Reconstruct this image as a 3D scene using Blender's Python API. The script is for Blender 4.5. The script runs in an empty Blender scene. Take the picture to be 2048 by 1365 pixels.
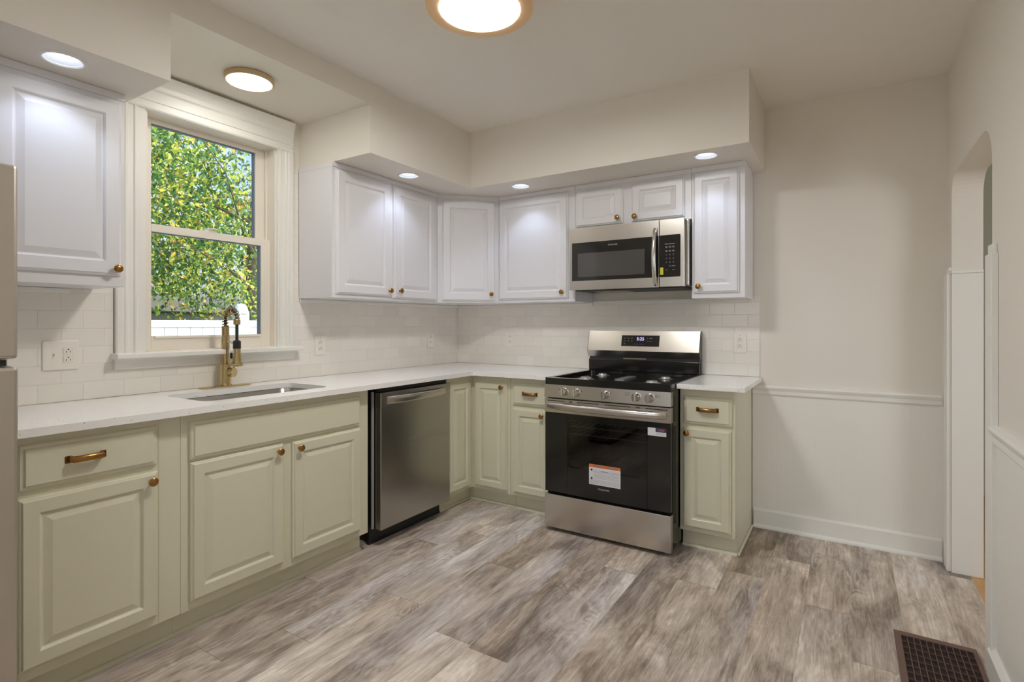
import bpy, bmesh, math, random
from mathutils import Vector, Matrix
C = bpy.context.scene
COL = C.collection
PI = math.pi

# ------------------------------------------------------------------ camera
F_PX, V0, YAW = 1068.316, 646.786, 0.560474
cam_d = bpy.data.cameras.new('camera')
cam = bpy.data.objects.new('camera', cam_d); COL.objects.link(cam)
cam.location = (2.78574, -3.57402, 1.24293)
cam.rotation_euler = (PI/2, 0, YAW)
cam_d.sensor_fit = 'HORIZONTAL'; cam_d.sensor_width = 36.0
cam_d.lens = 36.0*F_PX/2048.0
cam_d.shift_y = -(682.5 - V0)/2048.0
cam_d.clip_start = 0.02
C.camera = cam

# ------------------------------------------------------------------ world, sun, exposure
C.view_settings.view_transform = 'Standard'
C.view_settings.look = 'None'
C.view_settings.gamma = 1.0
C.view_settings.use_curve_mapping = False
C.view_settings.exposure = 0.53
C.cycles.max_bounces = 16; C.cycles.diffuse_bounces = 10; C.cycles.glossy_bounces = 6
w = bpy.data.worlds.new('world'); C.world = w; w.use_nodes = True
wn = w.node_tree.nodes; wl = w.node_tree.links
sky = wn.new('ShaderNodeTexSky'); sky.sky_type = 'NISHITA'; sky.sun_disc = False
sky.sun_elevation = math.radians(42); sky.sun_rotation = math.radians(60)
wl.new(sky.outputs[0], wn['Background'].inputs[0]); wn['Background'].inputs[1].default_value = 0.33
sky.dust_density = 4.5; sky.air_density = .8
sun_d = bpy.data.lights.new('sun', 'SUN'); sun_d.energy = 11.0; sun_d.angle = 0.009; sun_d.color = (1, .95, .84)
sun = bpy.data.objects.new('sun', sun_d); COL.objects.link(sun)
sun.rotation_euler = Vector((.02, -.62, -.78)).to_track_quat('-Z', 'Y').to_euler()
# added fill light, set in an invented window opening behind the camera
rear_fill_d = bpy.data.lights.new('rear_fill_light', 'AREA'); rear_fill_d.shape = 'RECTANGLE'
rear_fill_d.size = 1.5; rear_fill_d.size_y = 1.25; rear_fill_d.energy = 6; rear_fill_d.color = (1.0, .985, .96)
rear_fill = bpy.data.objects.new('rear_fill_light', rear_fill_d); COL.objects.link(rear_fill)
rear_fill.location = (1.75, -5.06, 1.55); rear_fill.rotation_euler = (PI/2, 0, 0)
rear_fill.rotation_euler = Vector((0, 1, 0)).to_track_quat('-Z', 'Z').to_euler()

# daylight from a window of the next room, falling on the doorway jamb
nxt_d = bpy.data.lights.new('next_room_daylight', 'AREA'); nxt_d.shape = 'RECTANGLE'
nxt_d.size = 1.2; nxt_d.size_y = 1.3; nxt_d.energy = 22; nxt_d.color = (.88, .93, 1.0)
nxt = bpy.data.objects.new('next_room_daylight', nxt_d); COL.objects.link(nxt)
nxt.location = (5.40, -1.7, 1.5); nxt.rotation_euler = Vector((-1, .35, -.05)).to_track_quat('-Z', 'Z').to_euler()

# ------------------------------------------------------------------ colours and node helpers
def lin(c):
    c /= 255.0
    return c/12.92 if c <= .04045 else ((c+.055)/1.055)**2.4
def rgb(r, g, b): return (lin(r), lin(g), lin(b), 1)

class NT:
    def __init__(s, name):
        s.m = bpy.data.materials.new(name); s.m.use_nodes = True
        s.t = s.m.node_tree; s.n = s.t.nodes; s.l = s.t.links
        s.b = s.n['Principled BSDF']; s.out = s.n['Material Output']
    def set(s, sock, v):
        if hasattr(v, 'is_linked') or isinstance(v, bpy.types.NodeSocket): s.l.new(v, sock)
        else: sock.default_value = v
    def math(s, op, a, b=0.0, c=None):
        n = s.n.new('ShaderNodeMath'); n.operation = op
        s.set(n.inputs[0], a); s.set(n.inputs[1], b)
        if c is not None: s.set(n.inputs[2], c)
        return n.outputs[0]
    def coord(s, kind='Object'):
        return s.n.new('ShaderNodeTexCoord').outputs[kind]
    def world(s):
        return s.n.new('ShaderNodeNewGeometry').outputs['Position']
    def sep(s, v):
        n = s.n.new('ShaderNodeSeparateXYZ'); s.l.new(v, n.inputs[0]); return n.outputs
    def comb(s, x=0.0, y=0.0, z=0.0):
        n = s.n.new('ShaderNodeCombineXYZ')
        for i, v in enumerate((x, y, z)): s.set(n.inputs[i], v)
        return n.outputs[0]
    def noise(s, vec, scale=1.0, detail=4, rough=.55, dist=0.0):
        n = s.n.new('ShaderNodeTexNoise'); s.l.new(vec, n.inputs['Vector'])
        n.inputs['Scale'].default_value = scale; n.inputs['Detail'].default_value = detail
        n.inputs['Roughness'].default_value = rough; n.inputs['Distortion'].default_value = dist
        return n.outputs['Fac']
    def ramp(s, fac, stops):
        n = s.n.new('ShaderNodeValToRGB'); s.l.new(fac, n.inputs[0])
        e = n.color_ramp.elements
        while len(e) < len(stops): e.new(.5)
        for k, (p, c) in enumerate(stops): e[k].position = p; e[k].color = c
        return n.outputs[0]
    def mix(s, fac, a, b, mode='MIX'):
        n = s.n.new('ShaderNodeMix'); n.data_type = 'RGBA'; n.blend_type = mode
        s.set(n.inputs[0], fac); s.set(n.inputs[6], a); s.set(n.inputs[7], b)
        return n.outputs[2]
    def bump(s, h, strength=.2, dist=.002):
        n = s.n.new('ShaderNodeBump'); s.l.new(h, n.inputs['Height'])
        n.inputs['Strength'].default_value = strength; n.inputs['Distance'].default_value = dist
        s.l.new(n.outputs[0], s.b.inputs['Normal'])
    def p(s, **k):
        for key, v in k.items(): s.set(s.b.inputs[key.replace('_', ' ')], v)
        return s

def paint(name, col, rough=.5, tex=.04, scale=60):
    t = NT(name); t.p(Base_Color=col, Roughness=rough)
    t.bump(t.noise(t.coord(), scale, 3), tex, .002)
    return t.m
def plain(name, col, rough=.5, metal=0.0, var=.06, scale=12, **k):
    t = NT(name)
    n = t.noise(t.coord(), scale, 3)
    c0 = tuple(x*(1-var) for x in col[:3])+(1,); c1 = tuple(min(1, x*(1+var)) for x in col[:3])+(1,)
    t.p(Base_Color=t.mix(n, c0, c1), Roughness=rough, Metallic=metal, **k)
    return t.m
def emit(name, col, strength):
    t = NT(name); t.p(Base_Color=col, Emission_Color=col, Emission_Strength=strength); return t.m
def brushed(name, col, rough=.27):
    t = NT(name); x = t.sep(t.coord())
    v = t.comb(t.math('MULTIPLY', x[0], 1.2), t.math('MULTIPLY', x[1], 1.2), t.math('MULTIPLY', x[2], 6.0))
    n = t.noise(v, 1.0, 1)
    t.p(Base_Color=t.mix(n, tuple(c*.985 for c in col[:3])+(1,), col), Metallic=1.0, Roughness=t.math('MULTIPLY_ADD', n, .03, rough-.015))
    return t.m

def floor_material():
    t = NT('plank_vinyl'); x = t.sep(t.world())
    PW, PL = .178, 1.22
    xr = t.math('DIVIDE', t.math('ADD', x[0], .045), PW)
    row = t.math('FLOOR', xr)
    w1 = t.n.new('ShaderNodeTexWhiteNoise'); w1.noise_dimensions = '1D'; t.l.new(row, w1.inputs['W'])
    yr = t.math('ADD', t.math('DIVIDE', x[1], PL), t.math('MULTIPLY', w1.outputs['Value'], 7.0))
    colm = t.math('FLOOR', yr)
    w2 = t.n.new('ShaderNodeTexWhiteNoise'); w2.noise_dimensions = '2D'
    t.l.new(t.comb(row, colm), w2.inputs['Vector']); r = w2.outputs['Value']
    off = t.math('MULTIPLY', r, 43.0)
    def nv(sx, sy, detail, rough=.6, dist=0.0, k=0.0):
        v = t.comb(t.math('ADD', t.math('MULTIPLY', x[0], sx), k), t.math('MULTIPLY', x[1], sy), off)
        return t.noise(v, 1.0, detail, rough, dist)
    blotch = nv(5.5, 2.0, 6, .62, .9)
    streak = nv(27, 2.7, 7, .68, 1.3, 3)
    fine = nv(170, 10, 4, .7, .6, 9)
    ringn = nv(8, 2.6, 2, .5, .4, 5)
    ring = t.math('SINE', t.math('MULTIPLY', ringn, 90.0))
    ringmask = t.math('SMOOTH_MIN', 1.0, t.math('MULTIPLY', t.math('MAXIMUM', t.math('SUBTRACT', nv(5, 1.3, 2, .5, 0, 21), .52), 0.0), 7.0), .1)
    s = t.math('MULTIPLY', blotch, .72)
    s = t.math('ADD', s, t.math('MULTIPLY', streak, .50))
    s = t.math('ADD', s, t.math('MULTIPLY', fine, .30))
    s = t.math('ADD', s, t.math('MULTIPLY', t.math('MULTIPLY', ring, ringmask), .05))
    s = t.math('ADD', s, t.math('MULTIPLY', t.math('SUBTRACT', r, .5), .14))
    s = t.math('SUBTRACT', s, .235)
    c = t.ramp(s, [(.30, rgb(112, 99, 88)), (.42, rgb(153, 140, 129)), (.51, rgb(183, 172, 161)), (.60, rgb(207, 197, 186)), (.72, rgb(238, 231, 221))])
    tint = t.ramp(nv(3, .9, 3, .5, 0, 33), [(.35, rgb(250, 240, 232)), (.5, rgb(255, 252, 250)), (.68, rgb(240, 242, 255))])
    c = t.mix(.85, c, tint, 'MULTIPLY')
    fx = t.math('FRACT', xr); fy = t.math('FRACT', yr)
    ex = t.math('LESS_THAN', t.math('MINIMUM', fx, t.math('SUBTRACT', 1.0, fx)), .0045)
    ey = t.math('LESS_THAN', t.math('MINIMUM', fy, t.math('SUBTRACT', 1.0, fy)), .0009)
    seam = t.math('MAXIMUM', t.math('MULTIPLY', ex, .35), ey)
    c = t.mix(t.math('MULTIPLY', seam, .6), c, rgb(70, 62, 56))
    t.p(Base_Color=c, Roughness=t.math('MULTIPLY_ADD', streak, .2, .34), Specular_IOR_Level=.4)
    t.bump(t.math('SUBTRACT', t.math('ADD', t.math('MULTIPLY', streak, .5), t.math('MULTIPLY', fine, .5)), seam), .16, .0015)
    return t.m

def tile_material(axis):
    t = NT('subway_tile_'+axis); x = t.sep(t.world())
    a = x[1] if axis == 'y' else x[0]
    TW, TH = .1524, .0762
    zr = t.math('DIVIDE', t.math('SUBTRACT', x[2], .9145), TH)
    row = t.math('FLOOR', zr)
    ar = t.math('ADD', t.math('DIVIDE', t.math('ADD', a, .02), TW), t.math('MULTIPLY', t.math('MODULO', row, 2.0), .5))
    fx = t.math('FRACT', t.math('ADD', ar, 100.0)); fz = t.math('FRACT', zr)
    dx = t.math('MULTIPLY', t.math('MINIMUM', fx, t.math('SUBTRACT', 1.0, fx)), TW)
    dz = t.math('MULTIPLY', t.math('MINIMUM', fz, t.math('SUBTRACT', 1.0, fz)), TH)
    d = t.math('MINIMUM', dx, dz)
    h = t.math('SMOOTH_MIN', t.math('DIVIDE', d, .0028), 1.0, .25)
    g = t.math('LESS_THAN', d, .0011)
    wn_ = t.n.new('ShaderNodeTexWhiteNoise'); wn_.noise_dimensions = '2D'
    t.l.new(t.comb(row, t.math('FLOOR', ar)), wn_.inputs['Vector'])
    c = t.mix(wn_.outputs['Value'], rgb(233, 229, 222), rgb(240, 236, 229))
    t.p(Base_Color=t.mix(g, c, rgb(222, 216, 206)), Roughness=t.math('MULTIPLY_ADD', g, .5, .09))
    wav = t.noise(t.comb(a, x[2], wn_.outputs['Value']), 9, 2)
    t.bump(t.math('ADD', h, t.math('MULTIPLY', wav, .12)), .55, .0012)
    return t.m

def quartz_material():
    t = NT('quartz'); v = t.world()
    vo = t.n.new('ShaderNodeTexVoronoi'); t.l.new(v, vo.inputs['Vector']); vo.inputs['Scale'].default_value = 95
    n = t.noise(v, 30, 2)
    sp = t.math('MULTIPLY', t.math('LESS_THAN', vo.outputs['Distance'], .16), t.math('GREATER_THAN', n, .56))
    t.p(Base_Color=t.mix(sp, rgb(245, 244, 243), rgb(128, 114, 104)), Roughness=.16)
    return t.m

def bead_material():
    t = NT('beadboard_paint'); x = t.sep(t.world())
    a = t.math('FRACT', t.math('DIVIDE', t.math('ADD', x[0], t.math('ADD', x[1], 50.0)), .041))
    d = t.math('ABSOLUTE', t.math('SUBTRACT', a, .5))
    h = t.math('SMOOTH_MIN', t.math('MULTIPLY', d, 9.0), 1.0, .3)
    t.p(Base_Color=rgb(236, 234, 228), Roughness=.45); t.bump(h, .16, .002)
    return t.m

def leaf_material():
    t = NT('leaf'); g = t.n.new('ShaderNodeNewGeometry'); r = g.outputs['Random Per Island']
    c = t.ramp(r, [(0, rgb(44, 84, 56)), (.40, rgb(76, 118, 58)), (.68, rgb(128, 160, 62)), (.90, rgb(214, 212, 96)), (1, rgb(206, 150, 80))])
    tr = t.n.new('ShaderNodeBsdfTranslucent'); t.l.new(c, tr.inputs[0])
    t.p(Base_Color=c, Roughness=.4)
    mx = t.n.new('ShaderNodeMixShader'); mx.inputs[0].default_value = .5
    t.l.new(t.b.outputs[0], mx.inputs[1]); t.l.new(tr.outputs[0], mx.inputs[2]); t.l.new(mx.outputs[0], t.out.inputs[0])
    return t.m

def glass_material(name, tint, refl=1.0, rough=.0, base=.04):
    t = NT(name); n = t.n
    tr = n.new('ShaderNodeBsdfTransparent'); tr.inputs[0].default_value = tint
    gl = n.new('ShaderNodeBsdfGlossy'); gl.inputs['Roughness'].default_value = rough
    gl.inputs['Color'].default_value = (refl, refl, refl, 1)
    lw = n.new('ShaderNodeFresnel'); lw.inputs[0].default_value = 1.5
    mx = n.new('ShaderNodeMixShader')
    t.l.new(lw.outputs[0], mx.inputs[0]); t.l.new(tr.outputs[0], mx.inputs[1]); t.l.new(gl.outputs[0], mx.inputs[2])
    t.l.new(mx.outputs[0], t.out.inputs[0])
    return t.m

M = {}
M['wall'] = paint('wall_paint', rgb(231, 226, 217), .55)
M['ceil'] = paint('ceiling_paint', rgb(238, 235, 229), .7)
M['trim'] = paint('trim_paint', rgb(236, 235, 230), .35, .02)
M['white'] = paint('cabinet_white', rgb(228, 227, 231), .33, .03, 40)
M['sage'] = paint('cabinet_sage', rgb(217, 214, 191), .38, .03, 40)
M['floor'] = floor_material()
M['tile_y'] = tile_material('y'); M['tile_x'] = tile_material('x')
M['quartz'] = quartz_material(); M['bead'] = bead_material()
M['steel'] = brushed('stainless_steel', (.60, .565, .52, 1), .26)
M['steel_dark'] = brushed('stainless_dark', (.44, .42, .385, 1), .27)
M['steel_fridge'] = brushed('stainless_fridge', (.58, .53, .47, 1), .40)
M['chrome'] = plain('polished_steel', (.72, .71, .69, 1), .16, 1.0, .03)
M['alu'] = plain('cast_aluminium', (.55, .54, .52, 1), .4, .9, .05)
M['copper'] = plain('antique_copper', (.38, .195, .06, 1), .28, 1.0, .18, 60)
M['copper_dark'] = plain('antique_copper_dark', (.14, .065, .022, 1), .4, 1.0, .25, 80)
M['brass'] = plain('brushed_brass', (.60, .47, .24, 1), .22, 1.0, .06, 40)
M['gold'] = plain('satin_gold', rgb(250, 208, 160), .5, .0, .03, 30)
M['black'] = plain('black_enamel', (.012, .012, .011, 1), .12, 0, .1)
M['black_matte'] = plain('black_plastic', (.016, .016, .016, 1), .5, 0, .1)
M['cavity'] = plain('oven_enamel', (.13, .125, .12, 1), .3, 0, .2)
M['rack'] = plain('rack_wire', (.85, .85, .83, 1), .3, .2, .02)
M['oven_glass'] = glass_material('oven_glass', (.50, .48, .46, 1))
M['pane'] = glass_material('window_glass', (.97, .98, .98, 1), .9)
M['mw_glass'] = plain('microwave_glass', (.02, .019, .018, 1), .05, 0, .05)
M['mw_screen'] = plain('microwave_screen', (.085, .08, .076, 1), .10, 0, .05, 900)
M['plate'] = plain('plate_plastic', rgb(238, 232, 224), .3, 0, .01)
M['slot'] = plain('slot_dark', (.02, .018, .016, 1), .6)
M['vinyl'] = paint('window_vinyl', rgb(236, 230, 220), .35, .01)
M['gasket'] = plain('sash_gasket', rgb(110, 122, 140), .5)
M['lens'] = emit('lamp_lens_cool', (.86, .92, 1, 1), 4.5)
M['baffle'] = plain('baffle_white', rgb(196, 198, 206), .5, 0, .02)
M['lens_warm'] = emit('lamp_lens_warm', (1, .98, .90, 1), 17)
M['shade'] = emit('lamp_diffuser', (1, .985, .94, 1), 62)
M['rim'] = plain('disc_rim', rgb(196, 172, 132), .45, .1, .03)
M['vent'] = plain('register_brown', rgb(112, 84, 75), .42, .1, .12, 40)
M['vent_dark'] = plain('duct_dark', rgb(44, 32, 30), .7, 0, .5, 60)
M['oak'] = plain('oak_floor', rgb(206, 158, 104), .4, 0, .2, 9)
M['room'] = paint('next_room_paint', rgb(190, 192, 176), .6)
M['leaf'] = leaf_material()
M['bark'] = plain('bark', rgb(92, 82, 74), .9, 0, .35, 18)
M['fence'] = plain('vinyl_fence', rgb(208, 218, 232), .5, 0, .02)
M['shed'] = plain('shed_siding', rgb(92, 98, 92), .8, 0, .2, 14)
M['roof'] = plain('dark_shingle', rgb(52, 52, 50), .9, 0, .25, 20)
M['grass'] = plain('lawn', rgb(96, 120, 62), .9, 0, .3, 8)
M['paper'] = plain('label_paper', rgb(222, 222, 228), .5, 0, .02)
M['orange'] = plain('label_orange', rgb(226, 120, 52), .5, 0, .05)
M['ink'] = plain('label_ink', rgb(120, 120, 128), .6, 0, .05)
M['ink_dark'] = plain('label_ink_dark', rgb(40, 38, 40), .6, 0, .05)
M['navy'] = plain('label_navy', rgb(58, 56, 96), .5, 0, .05)
M['yellow'] = plain('sticker_yellow', rgb(214, 206, 40), .5, 0, .05)
M['print'] = plain('printed_grey', rgb(176, 174, 168), .5, 0, .03)
M['led'] = emit('clock_digits', (.42, .36, .9, 1), 1.6)
M['hose'] = plain('black_hose', (.02, .02, .022, 1), .35)

# ------------------------------------------------------------------ mesh helpers
class MB:
    def __init__(s): s.bm = bmesh.new()
    def box(s, x0, x1, y0, y1, z0, z1, bev=0.0, seg=1):
        vs = [s.bm.verts.new((x, y, z)) for x in (x0, x1) for y in (y0, y1) for z in (z0, z1)]
        q = [(0, 1, 3, 2), (4, 6, 7, 5), (0, 4, 5, 1), (2, 3, 7, 6), (0, 2, 6, 4), (1, 5, 7, 3)]
        fs = [s.bm.faces.new([vs[i] for i in f]) for f in q]
        if bev > 0:
            es = list({e for f in fs for e in f.edges})
            bmesh.ops.bevel(s.bm, geom=es, offset=bev, segments=seg, affect='EDGES', profile=.5)
        return s
    def loops(s, loops, cap0=True, cap1=True, close=True, smooth=False):
        rows = [[s.bm.verts.new(p) for p in L] for L in loops]
        n = len(rows[0])
        for a, b in zip(rows, rows[1:]):
            for i in range(n if close else n-1):
                j = (i+1) % n
                f = s.bm.faces.new((a[i], a[j], b[j], b[i])); f.smooth = smooth
        if cap0: s.bm.faces.new(list(reversed(rows[0])))
        if cap1: s.bm.faces.new(rows[-1])
        return s
    def prism(s, poly, lo, hi, axis='z'):
        def P(a, b, c): return {'z': (a, b, c), 'x': (c, a, b), 'y': (a, c, b)}[axis]
        return s.loops([[P(a, b, lo) for a, b in poly], [P(a, b, hi) for a, b in poly]])
    def holed(s, outer, holes, lo, hi, axis='z'):
        def P(a, b, c): return {'z': (a, b, c), 'x': (c, a, b), 'y': (a, c, b)}[axis]
        rings = [outer]+holes
        layers = []
        for c in (lo, hi):
            es = []; vv = []
            for R in rings:
                vs = [s.bm.verts.new(P(a, b, c)) for a, b in R]; vv.append(vs)
                es += [s.bm.edges.new((vs[i], vs[(i+1) % len(vs)])) for i in range(len(vs))]
            bmesh.ops.triangle_fill(s.bm, use_beauty=True, use_dissolve=False, edges=es)
            layers.append(vv)
        for va, vb in zip(*layers):
            for i in range(len(va)):
                j = (i+1) % len(va); s.bm.faces.new((va[i], va[j], vb[j], vb[i]))
        return s
    def lathe(s, prof, c=(0, 0, 0), axis=(0, 0, 1), seg=32, cap=True):
        q = Vector((0, 0, 1)).rotation_difference(Vector(axis)); c = Vector(c)
        L = []
        for r, h in prof:
            L.append([c+q @ Vector((max(r, 1e-5)*math.cos(2*PI*i/seg), max(r, 1e-5)*math.sin(2*PI*i/seg), h)) for i in range(seg)])
        return s.loops(L, cap, cap, True, True)
    def tube(s, pts, r, seg=10, ry=None, up=None, cap=True):
        pts = [Vector(p) for p in pts]; L = []; n = len(pts)
        N = None
        for i, p in enumerate(pts):
            T = (pts[min(i+1, n-1)]-pts[max(i-1, 0)]).normalized()
            if N is None:
                u = Vector(up) if up else (Vector((0, 0, 1)) if abs(T.z) < .9 else Vector((1, 0, 0)))
                N = (u-T*u.dot(T)).normalized()
            else: N = (N-T*N.dot(T)).normalized()
            B = T.cross(N); ra = r[i] if isinstance(r, (list, tuple)) else r; rb = ra if ry is None else ry
            L.append([p+N*ra*math.cos(2*PI*k/seg)+B*rb*math.sin(2*PI*k/seg) for k in range(seg)])
        return s.loops(L, cap, cap, True, True)
    def obj(s, name, mat, parent=None, sharp=35):
        bmesh.ops.recalc_face_normals(s.bm, faces=s.bm.faces)
        me = bpy.data.meshes.new(name); s.bm.to_mesh(me); s.bm.free()
        me.materials.append(mat)
        if any(p.use_smooth for p in me.polygons):
            for p in me.polygons: p.use_smooth = True
            me.set_sharp_from_angle(angle=math.radians(sharp))
        o = bpy.data.objects.new(name, me); COL.objects.link(o)
        if parent: o.parent = parent
        return o

def box(name, mat, parent, x0, x1, y0, y1, z0, z1, bev=0.0):
    return MB().box(x0, x1, y0, y1, z0, z1, bev).obj(name, mat, parent)
def tag(o, label, cat, group=None):
    o['label'] = label; o['category'] = cat
    if group: o['group'] = group
    return o
def thing(name, label, cat, loc=(0, 0, 0), rz=0, group=None):
    o = bpy.data.objects.new(name, None); COL.objects.link(o)
    o.location = loc; o.rotation_euler = (0, 0, rz); o.empty_display_size = .1
    return tag(o, label, cat, group)
def struct(o): o['kind'] = 'structure'; return o
def text(name, body, size, mat, parent, loc, rot, align='CENTER', ext=.0002):
    cu = bpy.data.curves.new(name, 'FONT'); cu.body = body; cu.size = size; cu.extrude = ext
    cu.align_x = align; cu.align_y = 'CENTER'
    tmp = bpy.data.objects.new(name+'_tmp', cu); COL.objects.link(tmp)
    bpy.context.view_layer.update()
    me = bpy.data.meshes.new_from_object(tmp.evaluated_get(bpy.context.evaluated_depsgraph_get()))
    bpy.data.objects.remove(tmp); bpy.data.curves.remove(cu)
    me.name = name; me.materials.clear(); me.materials.append(mat)
    o = bpy.data.objects.new(name, me); COL.objects.link(o); o.parent = parent
    o.location = loc; o.rotation_euler = rot
    return o
def dup(root, loc, rz=None, label=None):
    r = root.copy(); COL.objects.link(r); r.location = loc
    if rz is not None: r.rotation_euler = (0, 0, rz)
    if label: r['label'] = label
    for ch in list(root.children):
        c = ch.copy(); COL.objects.link(c); c.parent = r
        for g in list(ch.children):
            d = g.copy(); COL.objects.link(d); d.parent = c
    return r
def rrect(x0, x1, y0, y1, r, n=6):
    pts = []
    for cx, cy, a in ((x1-r, y1-r, 0), (x0+r, y1-r, 90), (x0+r, y0+r, 180), (x1-r, y0+r, 270)):
        for k in range(n+1):
            t = math.radians(a+90*k/n); pts.append((cx+r*math.cos(t), cy+r*math.sin(t)))
    return pts
def circle(cx, cy, r, n=28): return [(cx+r*math.cos(2*PI*k/n), cy+r*math.sin(2*PI*k/n)) for k in range(n)]

# ------------------------------------------------------------------ room shell
W, H, YB = 3.227, 2.545, -4.95
SOF, REC = 2.167, 2.43                   # soffit underside, ceiling of the recess over the window
SX, SY, SXE = .600, -.626, 2.362         # soffit faces and its right end
DOWN = [(.46, -2.825), (.465, -1.092), (.925, -.498), (2.127, -.514)]   # downlights

o = MB(); o.box(-.2, 3.300, YB-.2, .2, -.06, 0); struct(o.obj('floor', M['floor']))
o = MB(); o.box(3.300, 5.6, -2.6, 1.6, -.06, -.001); struct(o.obj('floor', M['oak']))
o = MB(); o.box(-.2, 5.7, YB-.2, 1.7, H, H+.12); struct(o.obj('ceiling', M['ceil']))
# left wall with the kitchen window opening
WY0, WY1, WZ0, WZ1 = -2.385, -1.676, 1.085, 2.262
o = MB(); o.holed([(YB-.2, -.06), (.2, -.06), (.2, H+.05), (YB-.2, H+.05)], [[(WY0, WZ0), (WY1, WZ0), (WY1, WZ1), (WY0, WZ1)]], -.16, 0, 'x')
struct(o.obj('wall_left', M['wall']))
o = MB(); o.box(-.05, W+.12, 0, .15, -.05, H+.05); struct(o.obj('wall_back', M['wall']))
# right wall with the arched doorway
AY0, AY1, AZ, R1 = -1.03, -.15, 1.975, .15
arch = [(AY0, -.05)]
for k in range(9):
    t = PI-PI/2*k/8; arch.append((AY0+R1+R1*math.cos(t), AZ-R1+R1*math.sin(t)))
for k in range(9):
    t = PI/2-PI/2*k/8; arch.append((AY1-.11+.11*math.cos(t), AZ-.11+.11*math.sin(t)))
arch.append((AY1, -.05))
o = MB(); o.holed([(YB-.2, -.05)]+arch+[(.0, -.05), (.0, H+.05), (YB-.2, H+.05)], [], W, W+.12, 'x')
struct(o.obj('wall_right', M['wall']))
# unseen rear wall; its window is added to hold the fill light
o = MB(); o.holed([(-.1, -.05), (W+.1, -.05), (W+.1, H+.05), (-.1, H+.05)], [[(1.0, .92), (2.5, .92), (2.5, 2.18), (1.0, 2.18)]], YB-.14, YB, 'y')
struct(o.obj('wall_rear', M['wall']))
w2 = bpy.data.objects.new('added_rear_window', None); COL.objects.link(w2); struct(w2); w2.location = (0, YB, 0)
m = MB()
for a in ((.9, 1.0, .82, 2.28), (2.5, 2.6, .82, 2.28), (1.0, 2.5, 2.18, 2.28), (1.0, 2.5, .82, .92)): m.box(a[0], a[1], 0, .02, a[2], a[3])
m.obj('casing', M['trim'], w2)
m = MB(); m.box(1.0, 2.5, -.10, -.06, 1.53, 1.58); m.box(1.73, 1.77, -.10, -.06, .92, 2.18); m.obj('sash', M['trim'], w2)
# the room beyond the doorway
for nm, a in (('wall_next_far', (5.5, 5.6, -2.7, 1.7)), ('wall_next_left', (3.35, 5.6, 1.5, 1.6)), ('wall_next_right', (3.35, 5.6, -2.7, -2.6)), ('wall_next_near', (W+.02, W+.12, .15, 1.6))):
    struct(MB().box(*a, -.05, H+.02).obj(nm, M['room']))

# soffits: thin boxed panels with round cut-outs for the downlights
def hol(pts): return [circle(x, y, .056) for x, y in pts]
o = MB(); o.holed([(.001, YB), (SX-.012, YB), (SX-.012, -2.540), (.001, -2.540)], hol(DOWN[:1]), SOF, SOF+.012)
o.box(SX-.012, SX, YB, -2.540, SOF, REC); o.box(.001, SX-.012, -2.552, -2.540, SOF+.012, REC)
struct(o.obj('trim_1', M['wall']))
o = MB(); o.holed([(.001, -1.533), (SX-.012, -1.533), (SX-.012, SY+.012), (SXE-.012, SY+.012), (SXE-.012, -.001), (.001, -.001)], hol(DOWN[1:]), SOF, SOF+.012)
o.box(SX-.012, SX, -1.533, SY, SOF, REC); o.box(.001, SX-.012, -1.533, -1.521, SOF+.012, REC)
o.box(SX-.012, SXE, SY, SY+.012, SOF, REC); o.box(SXE-.012, SXE, SY+.012, -.001, SOF, REC)
struct(o.obj('trim_2', M['wall']))
o = MB(); o.box(SX-.012, SX, YB, SY, REC, H); o.box(SX-.012, SXE, SY, SY+.012, REC, H); o.box(SXE-.012, SXE, SY+.012, -.001, REC, H)
o.box(.001, SX-.012, YB, -.001, REC, REC+.012); struct(o.obj('trim_3', M['wall']))

# tiled backsplash
o = MB(); o.box(.0005, .008, -3.03, -2.50, .9145, 1.41); o.box(.0005, .008, -2.50, -1.585, .9145, 1.034); o.box(.0005, .008, -1.585, -.0005, .9145, 1.41)
o.box(.0005, .008, -1.585, -1.548, 1.41, SOF-.01); struct(o.obj('trim_4', M['tile_y']))
o = MB(); o.box(.008, 2.333, -.008, -.0005, .9145, 1.41); struct(o.obj('trim_5', M['tile_x']))
# thin white strips under the wall cabinets along the tile
o = MB(); o.box(.0085, .026, -3.03, -2.66, 1.368, 1.389, .002); o.box(.0085, .026, -1.545, -.026, 1.368, 1.389, .002); struct(o.obj('trim_6', M['trim']))
o = MB(); o.box(.009, 1.24, -.026, -.0085, 1.368, 1.389, .002); o.box(1.24, 2.02, -.02, -.0085, 1.388, 1.402, .002); struct(o.obj('trim_7', M['trim']))

# wainscot, chair rails and baseboards
def rail_prof(a, z0, z1, sgn=-1):
    h = z1-z0
    return [(a, z0), (a+sgn*.012, z0), (a+sgn*.016, z0+h*.12), (a+sgn*.016, z0+h*.45), (a+sgn*.022, z0+h*.62), (a+sgn*.026, z0+h*.8), (a+sgn*.022, z0+h*.97), (a, z1)]
o = MB(); o.box(2.292, W-.001, -.006, -.0005, .09, .82); struct(o.obj('trim_8', M['bead']))
o = MB(); o.prism([(b, c) for b, c in rail_prof(-.0005, .808, .866)], 2.293, W-.02, 'x'); struct(o.obj('trim_9', M['trim']))
o = MB(); o.prism([(-.006, 0), (-.034, 0), (-.033, .010), (-.024, .018), (-.020, .02), (-.020, .102), (-.012, .112), (-.006, .112)], 2.30, W-.0205, 'x'); struct(o.obj('baseboard_back', M['trim']))
o = MB(); o.box(W-.006, W-.0005, YB, -1.13, .09, .83); struct(o.obj('trim_10', M['bead']))
o = MB(); o.prism([(a, b) for a, b in rail_prof(W-.0005, .822, .888)], YB+.001, -1.115, 'y'); struct(o.obj('trim_11', M['trim']))
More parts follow.
